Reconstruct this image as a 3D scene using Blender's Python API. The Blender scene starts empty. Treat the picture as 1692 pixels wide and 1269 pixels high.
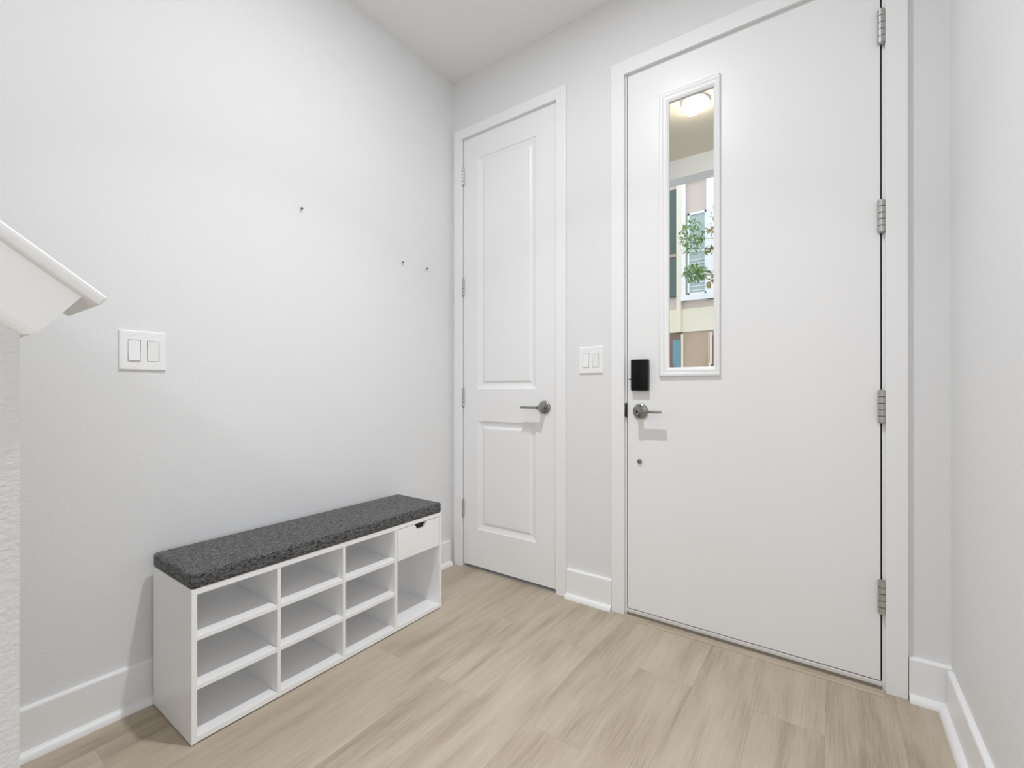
import bpy, bmesh, math, random
from mathutils import Vector, Matrix
random.seed(7)
S = bpy.context.scene
C = S.collection

# ------------------------------------------------------------------ helpers
def bm_box(bm, x0, x1, y0, y1, z0, z1, bev=0.0, seg=2):
    t = bmesh.new()
    vs = [t.verts.new(p) for p in [(x0,y0,z0),(x1,y0,z0),(x1,y1,z0),(x0,y1,z0),(x0,y0,z1),(x1,y0,z1),(x1,y1,z1),(x0,y1,z1)]]
    for f in [(0,3,2,1),(4,5,6,7),(0,1,5,4),(1,2,6,5),(2,3,7,6),(3,0,4,7)]:
        t.faces.new([vs[i] for i in f])
    if bev > 0:
        bmesh.ops.bevel(t, geom=t.edges[:], offset=bev, segments=seg, profile=0.5, affect='EDGES')
    merge(bm, t)

def merge(bm, t, mat=None):
    if mat is not None:
        t.transform(mat)
    me = bpy.data.meshes.new('tmp')
    t.to_mesh(me); t.free()
    bm.from_mesh(me)
    bpy.data.meshes.remove(me)

def bm_prism(bm, poly, axis, a, b):
    """extrude a 2D polygon along 'x' (poly in y,z), 'y' (poly in x,z) or 'z' (poly in x,y)"""
    def p(u, v, w):
        return {'x': (w,u,v), 'y': (u,w,v), 'z': (u,v,w)}[axis]
    A = [bm.verts.new(p(u,v,a)) for u,v in poly]
    B = [bm.verts.new(p(u,v,b)) for u,v in poly]
    n = len(poly)
    bm.faces.new(A); bm.faces.new(B[::-1])
    for i in range(n):
        bm.faces.new([A[i], B[i], B[(i+1)%n], A[(i+1)%n]])

def bm_lathe(bm, prof, mat=None, n=40, cap=True):
    """prof: list of (radius, height) about local z"""
    t = bmesh.new(); rings = []
    for r, h in prof:
        if r < 1e-6:
            rings.append([t.verts.new((0,0,h))])
        else:
            rings.append([t.verts.new((r*math.cos(2*math.pi*i/n), r*math.sin(2*math.pi*i/n), h)) for i in range(n)])
    for A, B in zip(rings, rings[1:]):
        for i in range(n):
            j = (i+1) % n
            if len(A) == 1 and len(B) == 1: continue
            if len(A) == 1: t.faces.new([A[0], B[j], B[i]])
            elif len(B) == 1: t.faces.new([A[i], A[j], B[0]])
            else: t.faces.new([A[i], A[j], B[j], B[i]])
    if cap:
        if len(rings[0]) > 1: t.faces.new(rings[0][::-1])
        if len(rings[-1]) > 1: t.faces.new(rings[-1])
    merge(bm, t, mat)

def bm_rect_loops(bm, loops, close_last=True, first_cap=False):
    """loops: list of 4-corner (x,y,z) rings"""
    R = [[bm.verts.new(p) for p in l] for l in loops]
    n = len(R[0])
    for A, B in zip(R, R[1:]):
        for i in range(n):
            j = (i+1) % n
            bm.faces.new([A[i], A[j], B[j], B[i]])
    if close_last: bm.faces.new(R[-1])
    if first_cap: bm.faces.new(R[0][::-1])

def obj(name, bm, m, parent=None, smooth=False, loc=None, recalc=True):
    if recalc: bmesh.ops.recalc_face_normals(bm, faces=bm.faces[:])
    me = bpy.data.meshes.new(name)
    bm.to_mesh(me); bm.free()
    o = bpy.data.objects.new(name, me)
    me.materials.append(m)
    if smooth:
        for p in me.polygons: p.use_smooth = True
        try: me.set_sharp_from_angle(angle=math.radians(38))
        except Exception: pass
    C.objects.link(o)
    if parent: o.parent = parent
    return o

def tag(o, label, cat=None, group=None, kind=None):
    o['label'] = label
    if cat: o['category'] = cat
    if group: o['group'] = group
    if kind: o['kind'] = kind
    return o

def thing(name, label, cat, loc=(0,0,0), group=None, kind=None):
    o = bpy.data.objects.new(name, None)
    o.empty_display_size = 0.05
    C.objects.link(o); o.location = loc
    return tag(o, label, cat, group, kind)

RX90 = Matrix.Rotation(math.radians(90), 4, 'X')     # local z -> -y (out of the door wall)
def out_of_door(x, y, z):                            # lathe axis pointing into the room from the door wall
    return Matrix.Translation((x, y, z)) @ RX90
RY90 = Matrix.Rotation(math.radians(90), 4, 'Y')     # local z -> +x

# ------------------------------------------------------------------ materials
def new_mat(name):
    m = bpy.data.materials.new(name); m.use_nodes = True
    nt = m.node_tree; b = nt.nodes['Principled BSDF']
    return m, nt, b

def plain(name, col, rough=0.5, metal=0.0, spec=0.5):
    m, nt, b = new_mat(name)
    b.inputs['Base Color'].default_value = (*col, 1)
    b.inputs['Roughness'].default_value = rough
    b.inputs['Metallic'].default_value = metal
    b.inputs['Specular IOR Level'].default_value = spec
    return m

def painted(name, col, rough, scale, dist, spec=0.5, strength=1.0, stretch=(1,1,1), detail=4.0):
    m, nt, b = new_mat(name)
    b.inputs['Base Color'].default_value = (*col, 1)
    b.inputs['Roughness'].default_value = rough
    b.inputs['Specular IOR Level'].default_value = spec
    tc = nt.nodes.new('ShaderNodeTexCoord')
    mp = nt.nodes.new('ShaderNodeMapping'); mp.inputs['Scale'].default_value = stretch
    n = nt.nodes.new('ShaderNodeTexNoise'); n.inputs['Scale'].default_value = scale; n.inputs['Detail'].default_value = detail
    bu = nt.nodes.new('ShaderNodeBump'); bu.inputs['Distance'].default_value = dist; bu.inputs['Strength'].default_value = strength
    nt.links.new(tc.outputs['Object'], mp.inputs[0]); nt.links.new(mp.outputs[0], n.inputs['Vector'])
    nt.links.new(n.outputs['Fac'], bu.inputs['Height']); nt.links.new(bu.outputs[0], b.inputs['Normal'])
    return m

M = {}
M['wall'] = painted('wall_paint', (0.785,0.787,0.793), 0.72, 110, 0.0009, spec=0.3, stretch=(1,0.8,1.6), strength=0.6)
M['pony'] = painted('wall_paint_shaded', (0.68,0.68,0.685), 0.7, 95, 0.002, spec=0.3, stretch=(1,1,1.8), strength=0.9)  # same paint as the walls, darkened in colour for the half wall's shade
M['ceiling'] = painted('ceiling_paint', (0.86,0.86,0.865), 0.85, 60, 0.001, spec=0.2, strength=0.6)
M['trim'] = painted('trim_paint', (0.87,0.87,0.875), 0.38, 9, 0.0006, spec=0.45)
M['door'] = painted('door_paint', (0.86,0.86,0.865), 0.36, 6, 0.0008, spec=0.45)
M['plastic'] = plain('white_plastic', (0.88,0.88,0.88), 0.3)
M['melamine'] = painted('white_melamine', (0.90,0.90,0.905), 0.35, 12, 0.0003, spec=0.5)
M['nickel'] = plain('satin_nickel', (0.34,0.33,0.31), 0.27, 1.0)
M['steel'] = plain('hinge_steel', (0.52,0.51,0.49), 0.36, 1.0)
M['dark_hole'] = plain('dark_slot', (0.01,0.01,0.01), 0.6)
M['nail'] = plain('dull_grey_nail', (0.16,0.16,0.16), 0.5, 0.6)
M['black'] = plain('black_lock_plastic', (0.004,0.004,0.004), 0.28, 0, 0.25)
M['rubber'] = plain('black_weatherstrip', (0.015,0.015,0.015), 0.7)
M['alu'] = plain('threshold_aluminium', (0.80,0.80,0.79), 0.4, 0.3)
M['sill'] = painted('dusty_grey_sill', (0.33,0.30,0.26), 0.8, 60, 0.001)
M['exterior_white'] = plain('exterior_white_trim', (0.86,0.88,0.90), 0.6)
M['exterior_cream'] = plain('exterior_cream_stucco', (0.80,0.74,0.60), 0.8)
M['exterior_pink'] = plain('exterior_pinkish_stucco', (0.62,0.53,0.47), 0.8)
M['exterior_tan'] = plain('exterior_tan_panel', (0.46,0.34,0.24), 0.7)
M['exterior_brown'] = plain('exterior_brown_panel', (0.22,0.13,0.10), 0.7)
M['porch_ceiling'] = plain('porch_ceiling_paint', (0.72,0.66,0.53), 0.8)
M['teal'] = plain('teal_panel', (0.10,0.28,0.34), 0.5)
M['slat'] = plain('pale_slat', (0.80,0.80,0.82), 0.5)
M['paving'] = plain('grey_paving', (0.42,0.41,0.39), 0.9)
M['bark'] = plain('brown_bark', (0.16,0.11,0.07), 0.9)

def leaf_mat(name, c1, c2):
    m, nt, b = new_mat(name)
    oi = nt.nodes.new('ShaderNodeTexCoord'); n = nt.nodes.new('ShaderNodeTexNoise'); n.inputs['Scale'].default_value = 9
    r = nt.nodes.new('ShaderNodeValToRGB'); r.color_ramp.elements[0].color = (*c1,1); r.color_ramp.elements[1].color = (*c2,1)
    r.color_ramp.elements[0].position = 0.35; r.color_ramp.elements[1].position = 0.65
    nt.links.new(oi.outputs['Object'], n.inputs['Vector']); nt.links.new(n.outputs['Fac'], r.inputs[0]); nt.links.new(r.outputs[0], b.inputs['Base Color'])
    b.inputs['Roughness'].default_value = 0.55
    return m
M['leaf'] = leaf_mat('green_leaves', (0.10,0.26,0.06), (0.30,0.48,0.16))
M['leaf_olive'] = leaf_mat('olive_leaves', (0.22,0.20,0.05), (0.50,0.40,0.12))

def emit(name, col, st):
    m = bpy.data.materials.new(name); m.use_nodes = True; nt = m.node_tree
    nt.nodes.remove(nt.nodes['Principled BSDF']); e = nt.nodes.new('ShaderNodeEmission')
    e.inputs['Color'].default_value = (*col,1); e.inputs['Strength'].default_value = st
    nt.links.new(e.outputs[0], nt.nodes['Material Output'].inputs[0]); return m
M['lamp_glow'] = emit('porch_lamp_glow', (1.0,0.93,0.80), 60.0)

m, nt, b = new_mat('door_glass')
b.inputs['Base Color'].default_value = (1,1,1,1); b.inputs['Transmission Weight'].default_value = 1
b.inputs['Roughness'].default_value = 0.0; b.inputs['IOR'].default_value = 1.45
M['glass'] = m
m, nt, b = new_mat('window_glass')
b.inputs['Base Color'].default_value = (0.36,0.46,0.44,1); b.inputs['Roughness'].default_value = 0.03; b.inputs['Specular IOR Level'].default_value = 0.9
M['far_glass'] = m
M['dark_glass'] = plain('dark_green_glass', (0.10,0.14,0.13), 0.6, 0, 0.1)

# heathered charcoal fabric
m, nt, b = new_mat('charcoal_linen')
tc = nt.nodes.new('ShaderNodeTexCoord')
def stretched(sc, scale, det):
    mp = nt.nodes.new('ShaderNodeMapping'); mp.inputs['Scale'].default_value = sc
    n = nt.nodes.new('ShaderNodeTexNoise'); n.inputs['Scale'].default_value = scale; n.inputs['Detail'].default_value = det
    nt.links.new(tc.outputs['Object'], mp.inputs[0]); nt.links.new(mp.outputs[0], n.inputs['Vector']); return n
n1 = stretched((1,0.3,1), 210, 2); n2 = stretched((0.3,1,1), 210, 2); n3 = stretched((1,1,1), 60, 3)
a1 = nt.nodes.new('ShaderNodeMath'); a1.operation = 'ADD'
a2 = nt.nodes.new('ShaderNodeMath'); a2.operation = 'MULTIPLY_ADD'; a2.inputs[1].default_value = 0.5
nt.links.new(n1.outputs['Fac'], a1.inputs[0]); nt.links.new(n2.outputs['Fac'], a1.inputs[1])
nt.links.new(n3.outputs['Fac'], a2.inputs[0]); nt.links.new(a1.outputs[0], a2.inputs[2])
r = nt.nodes.new('ShaderNodeValToRGB')
r.color_ramp.elements[0].position = 0.46; r.color_ramp.elements[0].color = (0.012,0.012,0.0125,1)
r.color_ramp.elements[1].position = 0.78; r.color_ramp.elements[1].color = (0.17,0.17,0.172,1)
dv = nt.nodes.new('ShaderNodeMath'); dv.operation = 'MULTIPLY'; dv.inputs[1].default_value = 0.5
nt.links.new(a2.outputs[0], dv.inputs[0]); nt.links.new(dv.outputs[0], r.inputs[0]); nt.links.new(r.outputs[0], b.inputs['Base Color'])
bu = nt.nodes.new('ShaderNodeBump'); bu.inputs['Distance'].default_value = 0.001; bu.inputs['Strength'].default_value = 0.6
nt.links.new(a1.outputs[0], bu.inputs['Height']); nt.links.new(bu.outputs[0], b.inputs['Normal'])
b.inputs['Roughness'].default_value = 0.95; b.inputs['Specular IOR Level'].default_value = 0.15
b.inputs['Sheen Weight'].default_value = 0.15
M['fabric'] = m

# light oak vinyl planks running along y
def oak(name, cols, plank=True, along='y'):
    m, nt, b = new_mat(name)
    L = nt.links.new
    def N(t): return nt.nodes.new('ShaderNode' + t)
    tc = N('TexCoord'); sp = N('SeparateXYZ'); L(tc.outputs['Object'], sp.inputs[0])
    u, v = (sp.outputs['Y'], sp.outputs['X']) if along == 'y' else (sp.outputs['X'], sp.outputs['Y'])
    cb = N('CombineXYZ'); L(u, cb.inputs[0]); L(v, cb.inputs[1])
    br = N('TexBrick'); br.offset = 0.37; br.offset_frequency = 2
    br.inputs['Color1'].default_value = (0,0,0,1); br.inputs['Color2'].default_value = (1,1,1,1); br.inputs['Mortar'].default_value = (0.5,0.5,0.5,1)
    br.inputs['Scale'].default_value = 1; br.inputs['Mortar Size'].default_value = 0.0006; br.inputs['Mortar Smooth'].default_value = 0.2
    br.inputs['Brick Width'].default_value = 1.22; br.inputs['Row Height'].default_value = 0.182
    mp0 = N('Mapping'); mp0.inputs['Location'].default_value = (0.35,0.06,0); L(cb.outputs[0], mp0.inputs[0]); L(mp0.outputs[0], br.inputs['Vector'])
    w = N('Math'); w.operation = 'MULTIPLY'; w.inputs[1].default_value = 37.0; L(br.outputs['Color'], w.inputs[0])
    def noise(sc, scale, det, dist=0.0, rough=0.55):
        mp = N('Mapping'); mp.inputs['Scale'].default_value = sc; L(cb.outputs[0], mp.inputs[0])
        n = N('TexNoise'); n.noise_dimensions = '4D'; n.inputs['Scale'].default_value = scale; n.inputs['Detail'].default_value = det
        n.inputs['Distortion'].default_value = dist; n.inputs['Roughness'].default_value = rough
        L(mp.outputs[0], n.inputs['Vector']); L(w.outputs[0], n.inputs['W']); return n.outputs['Fac']
    big = noise((0.7,3.2,1), 1.5, 3, 0.4)           # slow tone patches along the plank
    rings = noise((0.7,4.2,1), 1.3, 1.5, 0.3)      # contour field for cathedral grain
    rm = N('Math'); rm.operation = 'MULTIPLY'; rm.inputs[1].default_value = 26; L(rings, rm.inputs[0])
    rs = N('Math'); rs.operation = 'SINE'
    r2 = N('Math'); r2.operation = 'MULTIPLY'; r2.inputs[1].default_value = 6.283; 
    L(rm.outputs[0], rs.inputs[0])
    fine = noise((2.2,60,1), 3.0, 5, 0.3, 0.7)      # pores and fibres
    streak = noise((0.9,16,1), 2.0, 4, 0.5, 0.6)
    def mad(a, k, c):
        q = N('Math'); q.operation = 'MULTIPLY_ADD'; q.inputs[1].default_value = k; L(a, q.inputs[0])
        if isinstance(c, (int, float)): q.inputs[2].default_value = c
        else: L(c, q.inputs[2])
        return q.outputs[0]
    tot = mad(br.outputs['Color'], 0.03, -0.015)
    pores = noise((5,150,1), 3.0, 3, 0.2, 0.7)
    tot = mad(big, 0.55, tot); tot = mad(streak, 0.36, tot); tot = mad(fine, 0.42, tot); tot = mad(pores, 0.30, tot); tot = mad(rs.outputs[0], 0.06, tot)
    tot = mad(tot, 1.0, -0.325)
    cr = N('ValToRGB'); e = cr.color_ramp.elements
    e[0].position = 0.30; e[0].color = (*cols[0],1); e[1].position = 0.66; e[1].color = (*cols[2],1)
    k = e.new(0.47); k.color = (*cols[1],1)
    L(tot, cr.inputs[0])
    out = cr.outputs[0]
    # dark knots, rare
    if plank:
        mx = N('MixRGB'); mx.blend_type = 'MULTIPLY'; mx.inputs[2].default_value = (0.80,0.77,0.73,1)
        L(br.outputs['Fac'], mx.inputs[0]); L(out, mx.inputs[1]); out = mx.outputs[0]
        bu = N('Bump'); bu.inputs['Distance'].default_value = 0.0008; bu.inputs['Strength'].default_value = 0.35; bu.invert = False
        L(fine, bu.inputs['Height']); L(bu.outputs[0], b.inputs['Normal'])
    L(out, b.inputs['Base Color'])
    b.inputs['Roughness'].default_value = 0.5; b.inputs['Specular IOR Level'].default_value = 0.35
    return m
OAK = ((0.33,0.27,0.20),(0.455,0.382,0.295),(0.54,0.468,0.378))
M['floor'] = oak('light_oak_planks', OAK)
M['oak_strip'] = oak('light_oak_strip', OAK, plank=False, along='x')

# ------------------------------------------------------------------ setting
W = 2.076; H = 2.74; FLOOR_Y0 = -6.4; XR = 4.6
ZB = 0.136                     # baseboard height
T = 0.014

bm = bmesh.new(); bm_box(bm, -0.12, XR+0.12, FLOOR_Y0-0.12, 0.0, -0.10, 0.0)
tag(obj('floor', bm, M['floor']), 'light oak plank floor of the entry hall', 'floor', kind='structure')
bm = bmesh.new(); bm_box(bm, -0.12, XR+0.12, FLOOR_Y0-0.12, 0.0, H, H+0.10)
tag(obj('ceiling', bm, M['ceiling']), 'pale grey ceiling above the entry corner', 'ceiling', kind='structure')
bm = bmesh.new(); bm_box(bm, -0.12, 0.0, FLOOR_Y0-0.12, 0.0, 0.0, H)
tag(obj('wall_left', bm, M['wall']), 'long light grey wall behind the shoe bench', 'wall', kind='structure')

# wall with the two doors: openings cut by building it from boxes
CO = (0.082, 0.690, 2.396)     # closet opening x0, x1, top
FO = (1.030, 1.922, 2.378)     # front door opening
bm = bmesh.new()
D = 0.14
bm_box(bm, -0.12, CO[0], 0, D, -0.10, H)
bm_box(bm, CO[0], CO[1], 0, D, CO[2], H)
bm_box(bm, CO[1], FO[0], 0, D, -0.10, H)
bm_box(bm, FO[0], FO[1], 0, D, FO[2], H)
bm_box(bm, FO[1], W+0.12, 0, D, -0.10, H)
bm_box(bm, -0.12, W+0.12, 0, D, H, H+0.10)
tag(obj('wall_back', bm, M['wall']), 'light grey wall holding the closet door and the front door', 'wall', kind='structure')
bm = bmesh.new(); bm_box(bm, W, W+0.12, -1.0, 0.0, 0.0, H)
tag(obj('wall_right', bm, M['wall']), 'light grey wall beside the front door hinges', 'wall', kind='structure')
# rest of the room behind the camera
bm = bmesh.new(); bm_box(bm, W+0.12, XR+0.12, -1.0, -0.88, 0.0, H)
tag(obj('wall_inner', bm, M['wall']), 'grey wall of the room behind the camera, facing the rear', 'wall', kind='structure')
bm = bmesh.new(); bm_box(bm, XR, XR+0.12, FLOOR_Y0, -1.0, 0.0, H)
tag(obj('wall_far_right', bm, M['wall']), 'grey side wall of the room behind the camera', 'wall', kind='structure')
bm = bmesh.new(); bm_box(bm, 0.0, XR+0.12, FLOOR_Y0-0.12, FLOOR_Y0, 0.0, H)
tag(obj('wall_rear', bm, M['wall']), 'grey end wall of the room behind the camera', 'wall', kind='structure')
# closet interior and front door sub-floor
bm = bmesh.new()
bm_box(bm, CO[0], CO[1], 0.0, 0.75, -0.10, -0.004)
bm_box(bm, -0.02, 0.80, 0.75, 0.80, -0.10, 2.5); bm_box(bm, -0.12, -0.02, D, 0.80, -0.10, 2.5); bm_box(bm, 0.80, 0.90, D, 0.80, -0.10, 2.5)
bm_box(bm, -0.12, 0.90, D, 0.80, 2.5, 2.55)
bm_box(bm, -0.02, 0.80, D, 0.75, -0.10, -0.004)
tag(obj('wall_closet', bm, M['wall']), 'closet interior behind the narrow panelled door', 'wall', kind='structure')

# baseboards with shoe moulding
def base_profile(tk=T, h=ZB):
    return [(0,0),(tk,0),(tk,h-0.006),(tk-0.002,h-0.002),(tk-0.006,h),(0,h)]
def shoe_profile(tk=T, r=0.019):
    p = [(tk,0),(tk+r,0)]
    for i in range(1,7):
        a = math.radians(90*i/6); p.append((tk+r*math.cos(a), r*1.15*math.sin(a)))
    return p
def base_run(name, label, wall, a, b, shoe_trim=0.0):
    """wall 'L': x=0 facing +x, run in y; 'B': y=0 facing -y, run in x; 'R': x=W facing -x, run in y"""
    def pr(prof):
        bm = bmesh.new()
        if wall == 'L': bm_prism(bm, prof, 'y', a, b)
        elif wall == 'R': bm_prism(bm, [(W-u,v) for u,v in prof], 'y', a, b)
        else: bm_prism(bm, [(-u,v) for u,v in prof], 'x', a, b)
        return bm
    o = tag(obj(name, pr(base_profile()), M['trim']), label, 'baseboard', kind='structure')
    s = obj('shoe_moulding', pr(shoe_profile()), M['trim'], o, smooth=True)
    return o
base_run('baseboard_left', 'white baseboard along the wall behind the shoe bench', 'L', -6.38, -0.034)
base_run('baseboard_back', 'short white baseboard between the two doors', 'B', 0.741, 0.970)
base_run('baseboard_corner', 'short white baseboard right of the front door', 'B', 1.977, W)
base_run('baseboard_right', 'white baseboard along the wall beside the front door', 'R', -1.0, -0.034)
bm = bmesh.new(); bm_prism(bm, base_profile(), 'y', -0.0335, 0.0)
o = None; bm.free()

# casings: three flat boards each with eased edges, plus jamb lining behind
def casing(name, label, xo0, xi0, xi1, xo1, zi, zo, opening, depth):
    root = thing(name, label, 'door casing', kind='structure')
    P = 0.018
    bm = bmesh.new(); bm_box(bm, xo0, xi0, -P, 0, 0.0, zo, 0.0015); obj('side_casing', bm, M['trim'], root)
    bm = bmesh.new(); bm_box(bm, xi1, xo1, -P, 0, 0.0, zo, 0.0015); obj('side_casing', bm, M['trim'], root)
    bm = bmesh.new(); bm_box(bm, xi0, xi1, -P, 0, zi, zo, 0.0015); obj('head_casing', bm, M['trim'], root)
    x0, x1, zt = opening
    bm = bmesh.new()
    j = 0.012
    bm_box(bm, x0, x0+j, 0.0, depth, 0.0, zt); bm_box(bm, x1-j, x1, 0.0, depth, 0.0, zt); bm_box(bm, x0+j, x1-j, 0.0, depth, zt-j, zt)
    s = 0.048
    bm_box(bm, x0+j, x0+j+0.012, s, s+0.03, 0.0, zt-j); bm_box(bm, x1-j-0.012, x1-j, s, s+0.03, 0.0, zt-j); bm_box(bm, x0+j+0.012, x1-j-0.012, s, s+0.03, zt-j-0.012, zt-j)
    obj('door_jamb', bm, M['trim'], root)
    return root
casing('trim_1', 'white flat casing around the narrow closet door', 0.024, 0.081, 0.687, 0.739, 2.392, 2.446, (0.0745,0.6935,2.398), D)
cf = casing('trim_2', 'white flat casing around the wide front door', 0.972, 1.031, 1.919, 1.975, 2.374, 2.436, (1.0250,1.9235,2.380), D)

# ------------------------------------------------------------------ lever handle (brushed nickel), axis into the room
def lever_handle(parent, x, y, z, direction, key):
    h = bpy.data.objects.new('lever_handle', None); C.objects.link(h); h.parent = parent; h.location = (0,0,0)
    h['label'] = 'satin nickel lever handle'
    bm = bmesh.new()
    bm_lathe(bm, [(0.033,0.0),(0.033,0.004),(0.031,0.008),(0.027,0.010),(0.0,0.010)], out_of_door(x,y,z))
    obj('rose', bm, M['nickel'], h, smooth=True)
    bm = bmesh.new()
    bm_lathe(bm, [(0.0125,0.008),(0.0125,0.03),(0.0115,0.036),(0.0115,0.062),(0.010,0.064),(0,0.064)], out_of_door(x,y,z), n=28)
    x1 = x + direction*0.104
    bm_box(bm, min(x,x1), max(x,x1), y-0.064, y-0.043, z-0.0055, z+0.0055, 0.0025)
    obj('lever', bm, M['nickel'], h, smooth=True)
    if key:
        bm = bmesh.new()
        bm_lathe(bm, [(0.0035,0.0),(0.0035,0.0008),(0,0.0008)], out_of_door(x-0.004,y-0.010,z-0.021), n=16)
        bm_lathe(bm, [(0.0035,0.0),(0.0035,0.0008),(0,0.0008)], out_of_door(x+0.002,y-0.010,z+0.023), n=16)
        obj('screw_hole', bm, M['dark_hole'], h)
    return h

def hinge(parent, x, y, z0, z1, r, leaf, mat, pins=True):
    """butt hinge: knuckle barrel in segments with a pin, thin leaf behind"""
    bm = bmesh.new()
    n = 5 if pins else 3; L = (z1-z0)/n
    for i in range(n):
        bm_lathe(bm, [(r*0.86,z0+i*L+0.0004),(r,z0+i*L+0.0012),(r,z0+(i+1)*L-0.0012),(r*0.86,z0+(i+1)*L-0.0004)], Matrix.Translation((x,y,0)), n=20)
    bm_lathe(bm, [(r*0.6,z0-0.003),(r*0.75,z0-0.001),(r*0.75,z0)], Matrix.Translation((x,y,0)), n=16)
    bm_lathe(bm, [(r*0.75,z1),(r*0.75,z1+0.002),(0,z1+0.004)], Matrix.Translation((x,y,0)), n=16)
    h = obj('hinge', bm, mat, parent, smooth=True)
    bm = bmesh.new()
    for a, b in leaf: bm_box(bm, a, b, y, y+0.0025, z0+0.001, z1-0.001)
    obj('hinge_leaf', bm, mat, h)
    return h

# ------------------------------------------------------------------ closet door
d1 = thing('door_1', 'tall narrow white two panel closet door beside the grey corner', 'door', kind='structure')
DX0, DX1, DZ0, DZ1, DY = 0.0895, 0.6785, 0.0175, 2.383, -0.004
PAN = [(0.1915,0.5655,0.222,0.818),(0.1875,0.5655,0.994,2.262)]
bm = bmesh.new()
xs = [DX0, 0.1895, 0.5655, DX1]
def quad(bm, pts): bm.faces.new([bm.verts.new(p) for p in pts])
def rect(x0,x1,z0,z1,y): return [(x0,y,z0),(x1,y,z0),(x1,y,z1),(x0,y,z1)]
p0, p1 = PAN
p0 = (0.1895,0.5655,p0[2],p0[3]); p1 = (0.1895,0.5655,p1[2],p1[3])
quad(bm, rect(DX0,p0[0],DZ0,DZ1,DY)); quad(bm, rect(p0[1],DX1,DZ0,DZ1,DY))
for a, c in ((DZ0,p0[2]),(p0[3],p1[2]),(p1[3],DZ1)): quad(bm, rect(p0[0],p0[1],a,c,DY))
for p in (p0, p1):
    loops = []
    for off, dep in ((0,0),(0.003,0.004),(0.010,0.0065),(0.022,0.010),(0.028,0.0108),(0.034,0.009),(0.041,0.0045),(0.044,0.004)):
        loops.append(rect(p[0]+off, p[1]-off, p[2]+off, p[3]-off, DY+dep))
    bm_rect_loops(bm, loops)
YB = DY+0.040
quad(bm, rect(DX0,DX1,DZ0,DZ1,YB)[::-1])
quad(bm, [(DX0,DY,DZ0),(DX0,YB,DZ0),(DX1,YB,DZ0),(DX1,DY,DZ0)]); quad(bm, [(DX0,DY,DZ1),(DX1,DY,DZ1),(DX1,YB,DZ1),(DX0,YB,DZ1)])
quad(bm, [(DX0,DY,DZ0),(DX0,DY,DZ1),(DX0,YB,DZ1),(DX0,YB,DZ0)]); quad(bm, [(DX1,DY,DZ0),(DX1,YB,DZ0),(DX1,YB,DZ1),(DX1,DY,DZ1)])
bmesh.ops.remove_doubles(bm, verts=bm.verts[:], dist=1e-5)
obj('door_slab', bm, M['door'], d1)
for z0, z1 in ((2.138,2.230),(1.518,1.609),(0.897,0.993),(0.281,0.371)):
    hinge(d1, 0.0855, -0.010, z0, z1, 0.0058, [(0.0805,0.0845),(0.0868,0.0925)], M['steel'])
lever_handle(d1, 0.6165, DY, 0.901, -1, False)
bm = bmesh.new(); bm_box(bm, 0.6787, 0.6815, 0.0, 0.024, 0.872, 0.930); obj('strike_plate', bm, M['steel'], d1)

# ------------------------------------------------------------------ front door
d2 = thing('door_2', 'wide white front door with a tall narrow glass lite', 'door', kind='structure')
FX0, FX1, FZ0, FZ1, FY = 1.0415, 1.9065, 0.031, 2.364, -0.004
LX0, LX1, LZ0, LZ1 = 1.1815, 1.4205, 1.043, 2.229     # lite moulding outer
GX0, GX1, GZ0, GZ1 = 1.2235, 1.3955, 1.081, 2.187     # visible glass
YB = FY+0.045
bm = bmesh.new()
hx0, hx1, hz0, hz1 = GX0-0.024, GX1+0.024, GZ0-0.024, GZ1+0.024
for y in (FY, YB):
    for r_ in ((FX0,hx0,FZ0,FZ1),(hx1,FX1,FZ0,FZ1),(hx0,hx1,FZ0,hz0),(hx0,hx1,hz1,FZ1)): quad(bm, rect(*r_,y))
def tube(bm, x0,x1,z0,z1,ya,yb):
    A = rect(x0,x1,z0,z1,ya); B = rect(x0,x1,z0,z1,yb)
    for i in range(4):
        j = (i+1)%4; quad(bm, [A[i],A[j],B[j],B[i]])
tube(bm, FX0,FX1,FZ0,FZ1,FY,YB); tube(bm, hx0,hx1,hz0,hz1,FY,YB)
bmesh.ops.remove_doubles(bm, verts=bm.verts[:], dist=1e-5)
obj('door_slab', bm, M['door'], d2)

lite_prof = [(0,0),(0.001,-0.009),(0.004,-0.0125),(0.009,-0.0135),(0.014,-0.012),(0.019,-0.0095),(0.022,-0.0105),(0.027,-0.010),(0.034,-0.007),(0.039,-0.0045),(0.0415,-0.002),(0.0415,0.004)]
bm = bmesh.new()
loops = []
for off, dep in lite_prof:
    loops.append(rect(LX0+off*(GX0-LX0)/0.0415, LX1-off*(LX1-GX1)/0.0415, LZ0+off*(GZ0-LZ0)/0.0415, LZ1-off*(LZ1-GZ1)/0.0415, FY+dep))
bm_rect_loops(bm, loops, close_last=False)
# outer side of the same moulding
loops = [rect(l[0][0], l[1][0], l[0][2], l[2][2], FY+0.045-(l[0][1]-FY)) for l in loops[:5]]
bm_rect_loops(bm, loops, close_last=False)
lf = obj('lite_frame', bm, M['door'], d2, smooth=True, recalc=False)
# bevelled glass pane
bm = bmesh.new()
gm = 0.010; bw = 0.019
ga = rect(GX0-gm, GX1+gm, GZ0-gm, GZ1+gm, FY+0.0015); gb = rect(GX0+bw, GX1-bw, GZ0+bw, GZ1-bw, FY+0.00128)
gc = rect(GX0-gm, GX1+gm, GZ0-gm, GZ1+gm, FY+0.0065)
bm_rect_loops(bm, [gb, ga, gc]); bm.faces.new([bm.verts.new(p) for p in gb][::-1])
bmesh.ops.remove_doubles(bm, verts=bm.verts[:], dist=1e-5)
g = obj('glass_pane', bm, M['glass'], lf); g['label'] = 'clear bevelled glass'

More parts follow.
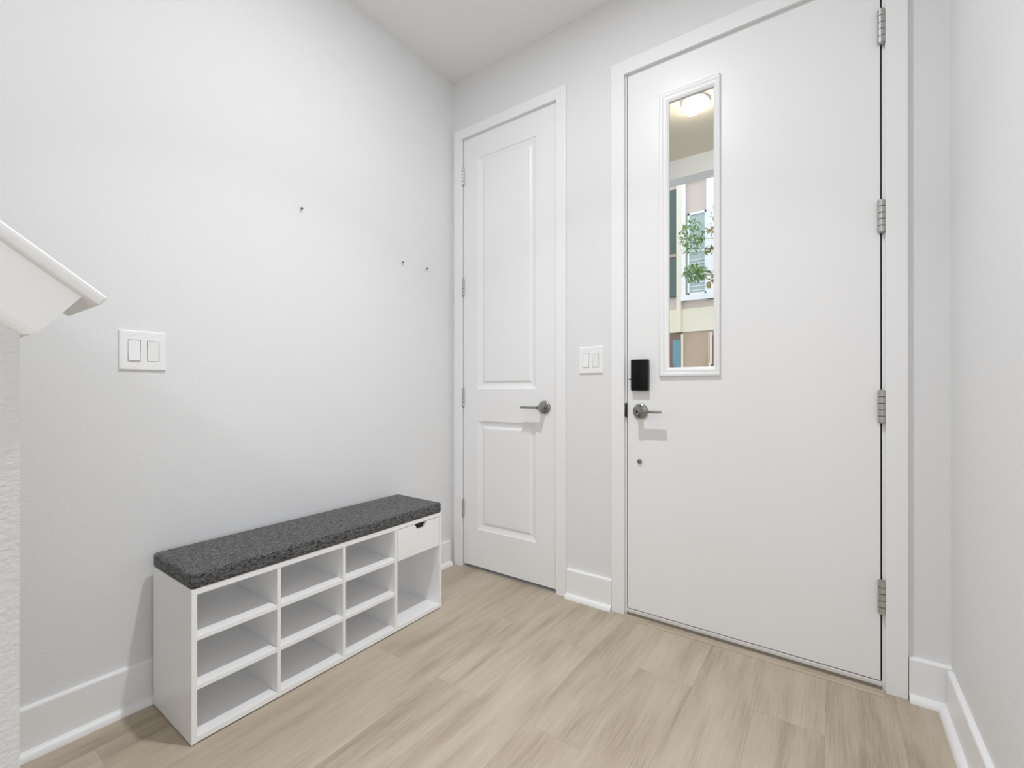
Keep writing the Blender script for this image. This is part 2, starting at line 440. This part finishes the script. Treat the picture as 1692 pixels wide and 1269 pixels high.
for z0, z1 in ((2.126,2.236),(1.506,1.611),(0.882,0.987),(0.256,0.364)):
    hinge(d2, 1.9090, -0.0125, z0, z1, 0.0105, [(1.8995,1.9062),(1.9118,1.9180)], M['steel'])
lever_handle(d2, 1.1005, FY, 0.896, +1, True)
# electronic lock body with thumb turn
lk = bpy.data.objects.new('door_lock', None); C.objects.link(lk); lk.parent = d2; lk['label'] = 'black rectangular electronic lock'
bm = bmesh.new()
bm_box(bm, 1.0650, 1.1395, FY-0.026, FY, 0.985, 1.118, 0.004, 3)
obj('lock_body', bm, M['black'], lk, smooth=True)
bm = bmesh.new()
bm_lathe(bm, [(0.004,0.0),(0.004,0.008),(0.0,0.008)], out_of_door(1.0830, FY-0.026, 1.034), n=20)
bm_box(bm, 1.0600, 1.0950, FY-0.038, FY-0.031, 1.0305, 1.0365, 0.002)
obj('thumb_turn', bm, M['black'], lk, smooth=True)
# latch strike, screw cap, weatherstrip, sweep
bm = bmesh.new(); bm_box(bm, 1.0345, 1.0413, -0.010, -0.001, 0.868, 0.930, 0.001); obj('strike_plate', bm, M['dark_hole'], d2)
bm = bmesh.new(); bm_box(bm, 1.0312, 1.0345, -0.017, -0.006, 0.872, 0.926, 0.0015); obj('strike_lip', bm, M['nickel'], d2, smooth=True)
bm = bmesh.new(); bm_lathe(bm, [(0.0,-0.002),(0.0095,-0.002),(0.0105,0.004),(0.008,0.008),(0,0.009)], out_of_door(1.0965, FY, 0.678), n=24)
obj('screw_cap', bm, M['nickel'], d2, smooth=True)
bm = bmesh.new()
bm_box(bm, 1.0371, 1.0414, 0.022, 0.034, 0.03, 2.36); bm_box(bm, 1.9066, 1.9114, 0.010, 0.034, 0.03, 2.36); bm_box(bm, 1.0414, 1.9066, 0.022, 0.034, 2.3642, 2.3679)
obj('weatherstrip', bm, M['rubber'], d2)
bm = bmesh.new(); bm_box(bm, FX0, FX1, 0.006, 0.036, 0.0275, 0.0309); obj('door_sweep', bm, M['rubber'], d2)

# threshold: aluminium saddle, then an oak reducer strip against the floor
th = thing('trim_3', 'threshold under the front door with an oak edge strip', 'threshold', kind='structure')
bm = bmesh.new(); bm_box(bm, 1.0372, 1.9113, -0.006, 0.12, 0.0125, 0.027, 0.002); obj('saddle', bm, M['alu'], th)
bm = bmesh.new(); bm_box(bm, 1.0372, 1.9113, -0.002, 0.12, -0.10, 0.0125); obj('sill', bm, M['sill'], th)
bm = bmesh.new(); bm_prism(bm, [(-0.046,0.0),(-0.046,0.002),(-0.041,0.005),(-0.016,0.006),(-0.014,0.005),(-0.014,0.0)], 'x', 1.033, 1.917); obj('edge_strip', bm, M['oak_strip'], th)

# ------------------------------------------------------------------ stair half wall with its sloped cap
XW = 0.921; SL = math.radians(38.0)
def sn(s, n):       # slope frame -> (y, z)
    return (s*math.cos(SL)+n*math.sin(SL), -s*math.sin(SL)+n*math.cos(SL))
S_W, N_CAP, N_BOT = -2.0834, -0.2009, -0.2808
yb, zb_ = sn(S_W, N_CAP)
ye = -1.8146
top = lambda y: (N_CAP-0.003 - y*math.sin(SL))/math.cos(SL)
bm = bmesh.new()
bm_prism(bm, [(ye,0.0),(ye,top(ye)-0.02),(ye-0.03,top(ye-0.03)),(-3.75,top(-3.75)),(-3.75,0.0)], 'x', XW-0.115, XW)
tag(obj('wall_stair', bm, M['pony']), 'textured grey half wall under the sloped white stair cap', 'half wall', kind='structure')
cap = thing('trim_4', 'sloped white stair rail cap at the left edge', 'stair cap', kind='structure')
def slope_box(bm, s0, s1, n0, n1, x0, x1, bev=0.0, seg=2):
    t = bmesh.new(); bm_box(t, x0, x1, s0, s1, n0, n1, bev, seg)
    for v in t.verts:
        y, z = sn(v.co.y, v.co.z); v.co.y = y; v.co.z = z
    merge(bm, t)
bm = bmesh.new(); slope_box(bm, -4.45, -2.0548, N_CAP, -0.1850, XW-0.115-0.029, XW+0.029, 0.0035, 3)
obj('cap_board', bm, M['trim'], cap, smooth=True)
bm = bmesh.new()
loops = []
for p, n in ((0.0,N_BOT),(0.005,N_BOT+0.002),(0.009,N_BOT+0.006),(0.0115,N_BOT+0.012),(0.0125,N_BOT+0.018),(0.0125,N_CAP-0.0003)):
    x0, x1, s1 = XW-0.115-p, XW+p, S_W+max(p-0.003,-0.001)
    ring = []
    for (x, s) in ((x0,-4.4),(x1,-4.4),(x1,s1),(x0,s1)):
        y, z = sn(s, n); ring.append((x,y,z))
    loops.append(ring)
bm_rect_loops(bm, loops, close_last=True, first_cap=True)
obj('apron_moulding', bm, M['trim'], cap)

# ------------------------------------------------------------------ shoe bench
BX0, BX1, BY0, BY1, BH = 0.037, 0.329, -1.414, -0.431, 0.434
bench = thing('shoe_bench', 'white open cubby shoe bench with one drawer under the charcoal cushion', 'bench', ((BX0+BX1)/2,(BY0+BY1)/2,0))
BL = Vector(bench.location)
def bpart(name, bm, m=None, parent=None, smooth=False):
    bm.transform(Matrix.Translation(-BL)); return obj(name, bm, m or M['melamine'], parent or bench, smooth=smooth)
tt = 0.017; ts = 0.0145; td = 0.0125
def bb(name, *a, bev=0.0008, parent=None):
    bm = bmesh.new(); bm_box(bm, *a, bev, 1); return bpart(name, bm, parent=parent)
bb('top_panel', BX0, BX1, BY0, BY1, BH-tt, BH)
bb('bottom_panel', BX0, BX1-0.001, BY0+ts, BY1-ts, 0.004, 0.021)
bb('side_panel', BX0, BX1, BY0, BY0+ts, 0.003, BH-tt)
bb('side_panel', BX0, BX1, BY1-ts, BY1, 0.003, BH-tt)
DV = [(-1.176,-1.1635),(-0.9375,-0.925),(-0.698,-0.6855)]
for a, c in DV: bb('divider', BX0+0.006, BX1-0.001, a, c, 0.021, BH-tt)
bb('back_panel', BX0+0.001, BX0+0.006, BY0+ts, BY1-ts, 0.021, BH-tt)
cells = [(BY0+ts, DV[0][0]), (DV[0][1], DV[1][0]), (DV[1][1], DV[2][0])]
for a, c in cells:
    for zt in (0.301, 0.1635): bb('shelf', BX0+0.006, BX1-0.002, a, c, zt-0.0145, zt)
# drawer with a notched front
a, c = DV[2][1]+0.002, BY1-ts-0.002
dz0, dz1 = 0.287, BH-tt-0.002
dr = bpy.data.objects.new('drawer', None); C.objects.link(dr); dr.parent = bench; dr.location = (0,0,0)
mid = (a+c)/2+0.01
n0, n1, nd = 0.036, 0.022, 0.024
bm = bmesh.new()
bm_prism(bm, [(a,dz0),(c,dz0),(c,dz1),(mid+n0,dz1),(mid+n1,dz1-nd),(mid-n1,dz1-nd),(mid-n0,dz1),(a,dz1)], 'x', BX1-0.016, BX1-0.001)
bpart('drawer_front', bm, parent=dr)
bm = bmesh.new(); bm_box(bm, BX1-0.022, BX1-0.0162, mid-0.042, mid+0.042, dz1-0.032, dz1)  # black plate set behind the notch of the drawer front
bpart('notch_backing', bm, M['dark_hole'], dr)['label'] = 'black plate behind the drawer notch'
bm = bmesh.new()
bm_box(bm, BX0+0.03, BX1-0.0225, a+0.004, a+0.014, dz0+0.008, dz1-0.02); bm_box(bm, BX0+0.03, BX1-0.016, c-0.014, c-0.004, dz0+0.008, dz1-0.02)
bm_box(bm, BX0+0.02, BX0+0.03, a+0.004, c-0.004, dz0+0.008, dz1-0.02); bm_box(bm, BX0+0.03, BX1-0.016, a+0.014, c-0.014, dz0+0.008, dz0+0.012)
bpart('drawer_box', bm, parent=dr)
# cushion
bm = bmesh.new()
t = bmesh.new(); bm_box(t, BX0-0.002, BX1+0.003, BY0-0.002, BY1-0.001, 0, 0.043)
vert_e = [e for e in t.edges if abs(e.verts[0].co.z-e.verts[1].co.z) > 0.02]
bmesh.ops.bevel(t, geom=vert_e, offset=0.013, segments=5, profile=0.5, affect='EDGES')
hor = [e for e in t.edges if abs(e.verts[0].co.z-e.verts[1].co.z) < 1e-5 and len(e.link_faces)==2 and abs(abs(e.link_faces[0].normal.z)-abs(e.link_faces[1].normal.z))>0.5]
t.normal_update()
hor = [e for e in t.edges if len(e.link_faces)==2 and abs(abs(e.link_faces[0].normal.z)-abs(e.link_faces[1].normal.z))>0.5]
bmesh.ops.bevel(t, geom=hor, offset=0.0075, segments=4, profile=0.5, affect='EDGES')
merge(bm, t)
CL = Vector(((BX0+BX1)/2,(BY0+BY1)/2,BH))
bm.transform(Matrix.Translation((-CL.x,-CL.y,0)))
# gentle loft of the padding
for v in bm.verts:
    if v.co.z > 0.03:
        v.co.z += 0.0018*(1-(v.co.x/0.15)**2)*max(0,1-(v.co.y/0.49)**4)
cu = obj('seat_cushion', bm, M['fabric'], smooth=True)
cu.location = CL
tag(cu, 'thin charcoal heathered fabric cushion lying on the white shoe bench', 'cushion')

# ------------------------------------------------------------------ light switches
def switch(label, group, wall, a0, a1, z0, z1, rock, tilt):
    """two gang decorator plate; wall 'L' runs along y, 'B' along x"""
    root = thing('light_switch', label, 'light switch', group=group)
    cx = (a0+a1)/2; cz = (z0+z1)/2
    root.location = (0.0,cx,cz) if wall == 'L' else (cx,0.0,cz)
    def place(bm):        # local: u along wall, v out, w up
        for v in bm.verts:
            u, o, w = v.co
            v.co = Vector((o,u,w)) if wall == 'L' else Vector((u,-o,w))
        return bm
    w2, h2 = (a1-a0)/2, (z1-z0)/2
    bm = bmesh.new(); t = bmesh.new()
    # plate with two windows
    t.free()
    rl = []
    us = [(-w2,)]; 
    (r0,r1),(r2,r3) = rock
    rz = 0.0335
    P = 0.0065
    loops = []
    for off, dep in ((0,0),(0,0.0045),(0.0025,P)):
        loops.append([(-w2+off,dep,-h2+off),(w2-off,dep,-h2+off),(w2-off,dep,h2-off),(-w2+off,dep,h2-off)])
    bm_rect_loops(bm, loops, close_last=False)
    e = 0.0025
    def q(u0,u1,z0_,z1_): quad(bm, [(u0,P,z0_),(u1,P,z0_),(u1,P,z1_),(u0,P,z1_)])
    q(-w2+e, r0, -h2+e, h2-e); q(r1, r2, -h2+e, h2-e); q(r3, w2-e, -h2+e, h2-e)
    for u0,u1 in rock:
        q(u0,u1,-h2+e,-rz); q(u0,u1,rz,h2-e)
        A = [(u0,P,-rz),(u1,P,-rz),(u1,P,rz),(u0,P,rz)]; B = [(x,0.001,z) for x,_,z in A]
        for i in range(4): quad(bm, [A[i],A[(i+1)%4],B[(i+1)%4],B[i]])
    bmesh.ops.remove_doubles(bm, verts=bm.verts[:], dist=1e-5)
    obj('cover_plate', place(bm), M['plastic'], root)
    for (u0,u1), tl in zip(rock, tilt):
        bm = bmesh.new(); g_ = 0.0014
        zt, zb2 = rz-g_, -rz+g_
        o_t = 0.0098 if tl > 0 else 0.0058; o_b = 0.0058 if tl > 0 else 0.0098
        bm_prism(bm, [(0.001,zb2),(o_b,zb2),(0.0072,0.0),(o_t,zt),(0.001,zt)], 'x', u0+g_, u1-g_)
        # prism polygon is (out, up): reorder to local frame
        obj('rocker', place(bm), M['plastic'], root)
    for u0,u1 in rock:
        for zz in (-0.0485,0.0485):
            bm = bmesh.new()
            bm_lathe(bm, [(0.0026,P-0.001),(0.0026,P+0.0004),(0.0018,P+0.0008),(0,P+0.0008)], Matrix.Translation(((u0+u1)/2,0,zz)) @ Matrix.Rotation(math.radians(-90),4,'X'), n=14)
            bmesh.ops.recalc_face_normals(bm, faces=bm.faces[:])
            obj('screw', place(bm), M['plastic'], root)
    return root
switch('two gang white rocker switch on the long wall above the bench', None, 'L', -1.491, -1.372, 1.051, 1.1725, ((-0.0385,-0.0065),(0.0095,0.0415)), (-1,1))
switch('two gang white rocker switch on the wall between the two doors', None, 'B', 0.805, 0.925, 1.064, 1.186, ((-0.040,-0.008),(0.009,0.041)), (-1,1))

# ------------------------------------------------------------------ nails left in the wall
def nail(y, z, label):
    root = thing('wall_nail', label, 'nail', (0,y,z), 'nails left in the long wall')
    bm = bmesh.new(); bm_lathe(bm, [(0.0012,-0.01),(0.0012,0.010)], RY90, n=10); obj('shank', bm, M['nail'], root)
    bm = bmesh.new(); bm_lathe(bm, [(0.0,0.0090),(0.0050,0.0090),(0.0052,0.0105),(0.0046,0.0115),(0.0,0.0118)], RY90, n=14); obj('head', bm, M['nail'], root)
nail(-0.911, 1.730, 'small bare nail highest on the grey wall, nearest the switch')
nail(-0.377, 1.631, 'middle one of three small bare nails on the grey wall')
nail(-0.210, 1.637, 'small bare nail on the grey wall, the one closest to the corner')

# ------------------------------------------------------------------ outside the front door, seen through the lite
bm = bmesh.new(); bm_box(bm, -6, 8, 0.14, 9, -0.20, -0.10)
tag(obj('ground', bm, M['paving']), 'paved court outside the front door', 'ground', kind='structure')
bm = bmesh.new(); bm_box(bm, 0.9, 2.6, 0.14, 1.34, 2.60, 2.72)
bm_box(bm, -0.9, 0.9, 0.80, 1.34, 2.60, 2.72)
tag(obj('porch_ceiling', bm, M['porch_ceiling']), 'beige porch ceiling seen through the top of the lite', 'porch ceiling', kind='structure')
bm = bmesh.new(); bm_box(bm, -0.9, 2.6, 1.34, 1.46, 2.47, 2.80)
tag(obj('porch_beam', bm, M['exterior_white']), 'white porch beam seen through the lite', 'beam', kind='structure')
pl = thing('porch_ceiling_light', 'round glowing lamp on the porch ceiling outside the glass', 'lamp', (1.152,0.735,2.60))
bm = bmesh.new(); bm_lathe(bm, [(0.071,0.003),(0.071,-0.008),(0.065,-0.010)], None, n=36); obj('base_ring', bm, M['exterior_white'], pl, smooth=True)
bm = bmesh.new(); bm_lathe(bm, [(0.064,-0.008),(0.062,-0.022),(0.052,-0.032),(0.03,-0.036),(0,-0.037)], None, n=36); obj('diffuser', bm, M['lamp_glow'], pl, smooth=True)

# neighbouring house across the court (front face at y = 5)
hs = thing('neighbour_house', 'stucco house across the court seen through the door glass', 'house', (0.5,5.0,-0.1), kind='structure')
HL = Vector(hs.location)
def hpart(name, boxes, m, parent=None, bev=0):
    bm = bmesh.new()
    for q in boxes: bm_box(bm, *q, bev)
    bm.transform(Matrix.Translation(-HL)); return obj(name, bm, m, parent or hs)
hpart('upper_wall', [(-4,5,5.0,5.3,2.17,6.5)], M['exterior_pink'])
hpart('cream_band', [(-4,5,4.97,5.3,1.83,2.17)], M['exterior_cream'])
hpart('lower_wall', [(-4,-0.03,5.0,5.3,-0.1,1.83)], M['exterior_brown'])
hpart('lower_panel', [(-0.03,5,4.99,5.3,-0.1,1.83)], M['exterior_tan'])
hpart('panel_strip', [(-0.045,-0.015,4.96,4.99,-0.1,1.80),(0.335,0.365,4.96,4.99,-0.1,1.80)], M['exterior_cream'])
hpart('teal_shutter', [(-0.145,-0.055,4.96,5.0,0.3,1.72)], M['teal'])
hpart('dark_door', [(0.365,0.80,4.97,4.99,-0.1,1.76)], M['exterior_brown'])
hpart('corner_pilaster', [(-0.105,-0.04,4.94,5.0,1.83,4.40)], M['exterior_cream'])
hpart('side_glazing', [(-0.75,-0.11,4.95,4.998,2.36,3.95)], M['dark_glass'])
hpart('side_rail', [(-0.75,-0.11,4.94,4.95,2.95,2.99)], M['exterior_tan'])
hpart('window_surround', [(-0.04,0.02,4.95,5.0,2.28,4.10),(0.31,0.40,4.95,5.0,2.28,4.10),(-0.04,0.40,4.95,5.0,4.02,4.10),(-0.035,0.42,4.92,5.0,2.28,2.36)], M['exterior_white'])
wn = hpart('window_sash', [(0.05,0.075,4.965,4.99,2.36,3.56),(0.285,0.31,4.965,4.99,2.36,3.56),(0.05,0.31,4.965,4.99,3.53,3.56),(0.05,0.31,4.965,4.99,2.36,2.39),(0.05,0.31,4.965,4.99,2.98,3.0)], M['exterior_white'])
hpart('window_glass', [(0.075,0.285,4.985,4.998,2.39,3.53)], M['far_glass'], wn)
hpart('window_blind', [(0.08,0.28,4.972,4.976,2.42+k*0.055,2.432+k*0.055) for k in range(9)], M['slat'], wn)

def leaves(bm, cx, cy, cz, rx, ry, rz, n, size):
    for i in range(n):
        while True:
            p = Vector((random.uniform(-1,1),random.uniform(-1,1),random.uniform(-1,1)))
            if p.length < 1: break
        p = Vector((cx+p.x*rx, cy+p.y*ry, cz+p.z*rz))
        s = size*random.uniform(0.6,1.3)
        mt = Matrix.Translation(p) @ Matrix.Rotation(random.uniform(0,6.28),4,'Z') @ Matrix.Rotation(random.uniform(-1.2,1.2),4,'X')
        v = [bm.verts.new(mt @ Vector(q)) for q in ((0,-s,0),(0.38*s,-0.25*s,0.05*s),(0.30*s,0.4*s,0.05*s),(0,s,0),(-0.30*s,0.4*s,0.05*s),(-0.38*s,-0.25*s,0.05*s))]
        bm.faces.new(v)
def tree(name, label, x, y, clumps, m, size, n, branches=()):
    root = thing(name, label, 'tree', (x,y,-0.1))
    bm = bmesh.new()
    zmax = max(c[2] for c in clumps)
    bm_lathe(bm, [(0.022,0.0),(0.016,zmax*0.6),(0.008,zmax)], None, n=10); obj('trunk', bm, M['bark'], root, smooth=True)
    for (dx,dy,z,rx,rz) in clumps:
        p = Vector((dx,dy,z)); q = Vector((0,0,z-0.15)); d = p-q
        if d.length > 0.18:
            bm = bmesh.new()
            bm_lathe(bm, [(0.007,0.0),(0.002,d.length)], Matrix.Translation(q) @ d.to_track_quat('Z','Y').to_matrix().to_4x4(), n=8)
            obj('branch', bm, M['bark'], root, smooth=True)
    bm = bmesh.new()
    for (dx,dy,z,rx,rz) in clumps: leaves(bm, dx, dy, z, rx, rx, rz, n, size)
    obj('foliage', bm, m, root, recalc=False)
tree('reflection_tree', 'green leafy tree outside, standing in for the reflection in the white window', 0.86, 4.35, [(-0.56,0,2.62,0.16,0.13),(-0.60,0,3.10,0.17,0.24),(-0.1,0,3.3,0.3,0.3)], M['leaf'], 0.03, 300)  # tree added in place of greenery mirrored in the window glass
tree('olive_shrub', 'thin olive leaved tree outside by the right edge of the glass', 0.95, 3.4, [(-0.285,0,2.30,0.05,0.10),(-0.285,0,2.62,0.04,0.05),(-0.28,0,2.84,0.04,0.07)], M['leaf_olive'], 0.028, 30)

# ------------------------------------------------------------------ light
def disc(name, loc, r, power, col=(0.95,0.972,1.0), spread=180):
    l = bpy.data.lights.new(name, 'AREA'); l.shape = 'DISK'; l.size = 2*r; l.energy = power; l.color = col; l.spread = math.radians(spread)
    o = bpy.data.objects.new(name, l); C.objects.link(o); o.location = loc; return o
disc('foyer_ceiling_light', (1.06,-1.05,H-0.012), 0.04, 13.2)
disc('foyer_ceiling_beam', (1.06,-1.05,H-0.013), 0.04, 5.5, spread=100)
disc('hall_ceiling_light', (2.0,-4.0,H-0.012), 0.05, 20)
def fill_light(name, loc, rot, w, h, power, col=(0.91,0.96,1.0)):
    l = bpy.data.lights.new(name, 'AREA'); l.shape = 'RECTANGLE'; l.size = w; l.size_y = h; l.energy = power; l.color = col
    o = bpy.data.objects.new(name, l); C.objects.link(o); o.location = loc; o.rotation_euler = rot
fill_light('rear_fill_light', (2.4, FLOOR_Y0+0.03, 1.35), (math.radians(90),0,0), 3.2, 2.0, 16)  # added soft ambient fill from the rear, no window is built there
fill_light('side_fill_light', (XR-0.03, -2.9, 1.35), (0,math.radians(90),0), 2.0, 3.0, 30)  # added fill to brighten the bench and left wall, no window behind it

wd = bpy.data.worlds.new('sky'); S.world = wd; wd.use_nodes = True
bg = wd.node_tree.nodes['Background']; bg.inputs['Color'].default_value = (0.86,0.94,1.0,1); bg.inputs['Strength'].default_value = 1.55

# ------------------------------------------------------------------ camera
f_px, yaw, pitch = 748.0832, 0.6159, 0.0009
cam = bpy.data.cameras.new('camera'); co = bpy.data.objects.new('camera', cam); C.objects.link(co)
cam.sensor_fit = 'HORIZONTAL'; cam.sensor_width = 36; cam.lens = 36*f_px/1692
cam.shift_y = 7.75/1692; cam.clip_start = 0.02
co.location = (1.7778,-1.9247,0.9913); co.rotation_euler = (math.pi/2+pitch, 0, yaw)
S.camera = co

S.view_settings.view_transform = 'Standard'; S.view_settings.look = 'None'; S.view_settings.gamma = 1
S.view_settings.use_curve_mapping = False; S.view_settings.exposure = 0.1
S.cycles.use_denoising = True
S.cycles.max_bounces = 12; S.cycles.diffuse_bounces = 8; S.cycles.transmission_bounces = 8
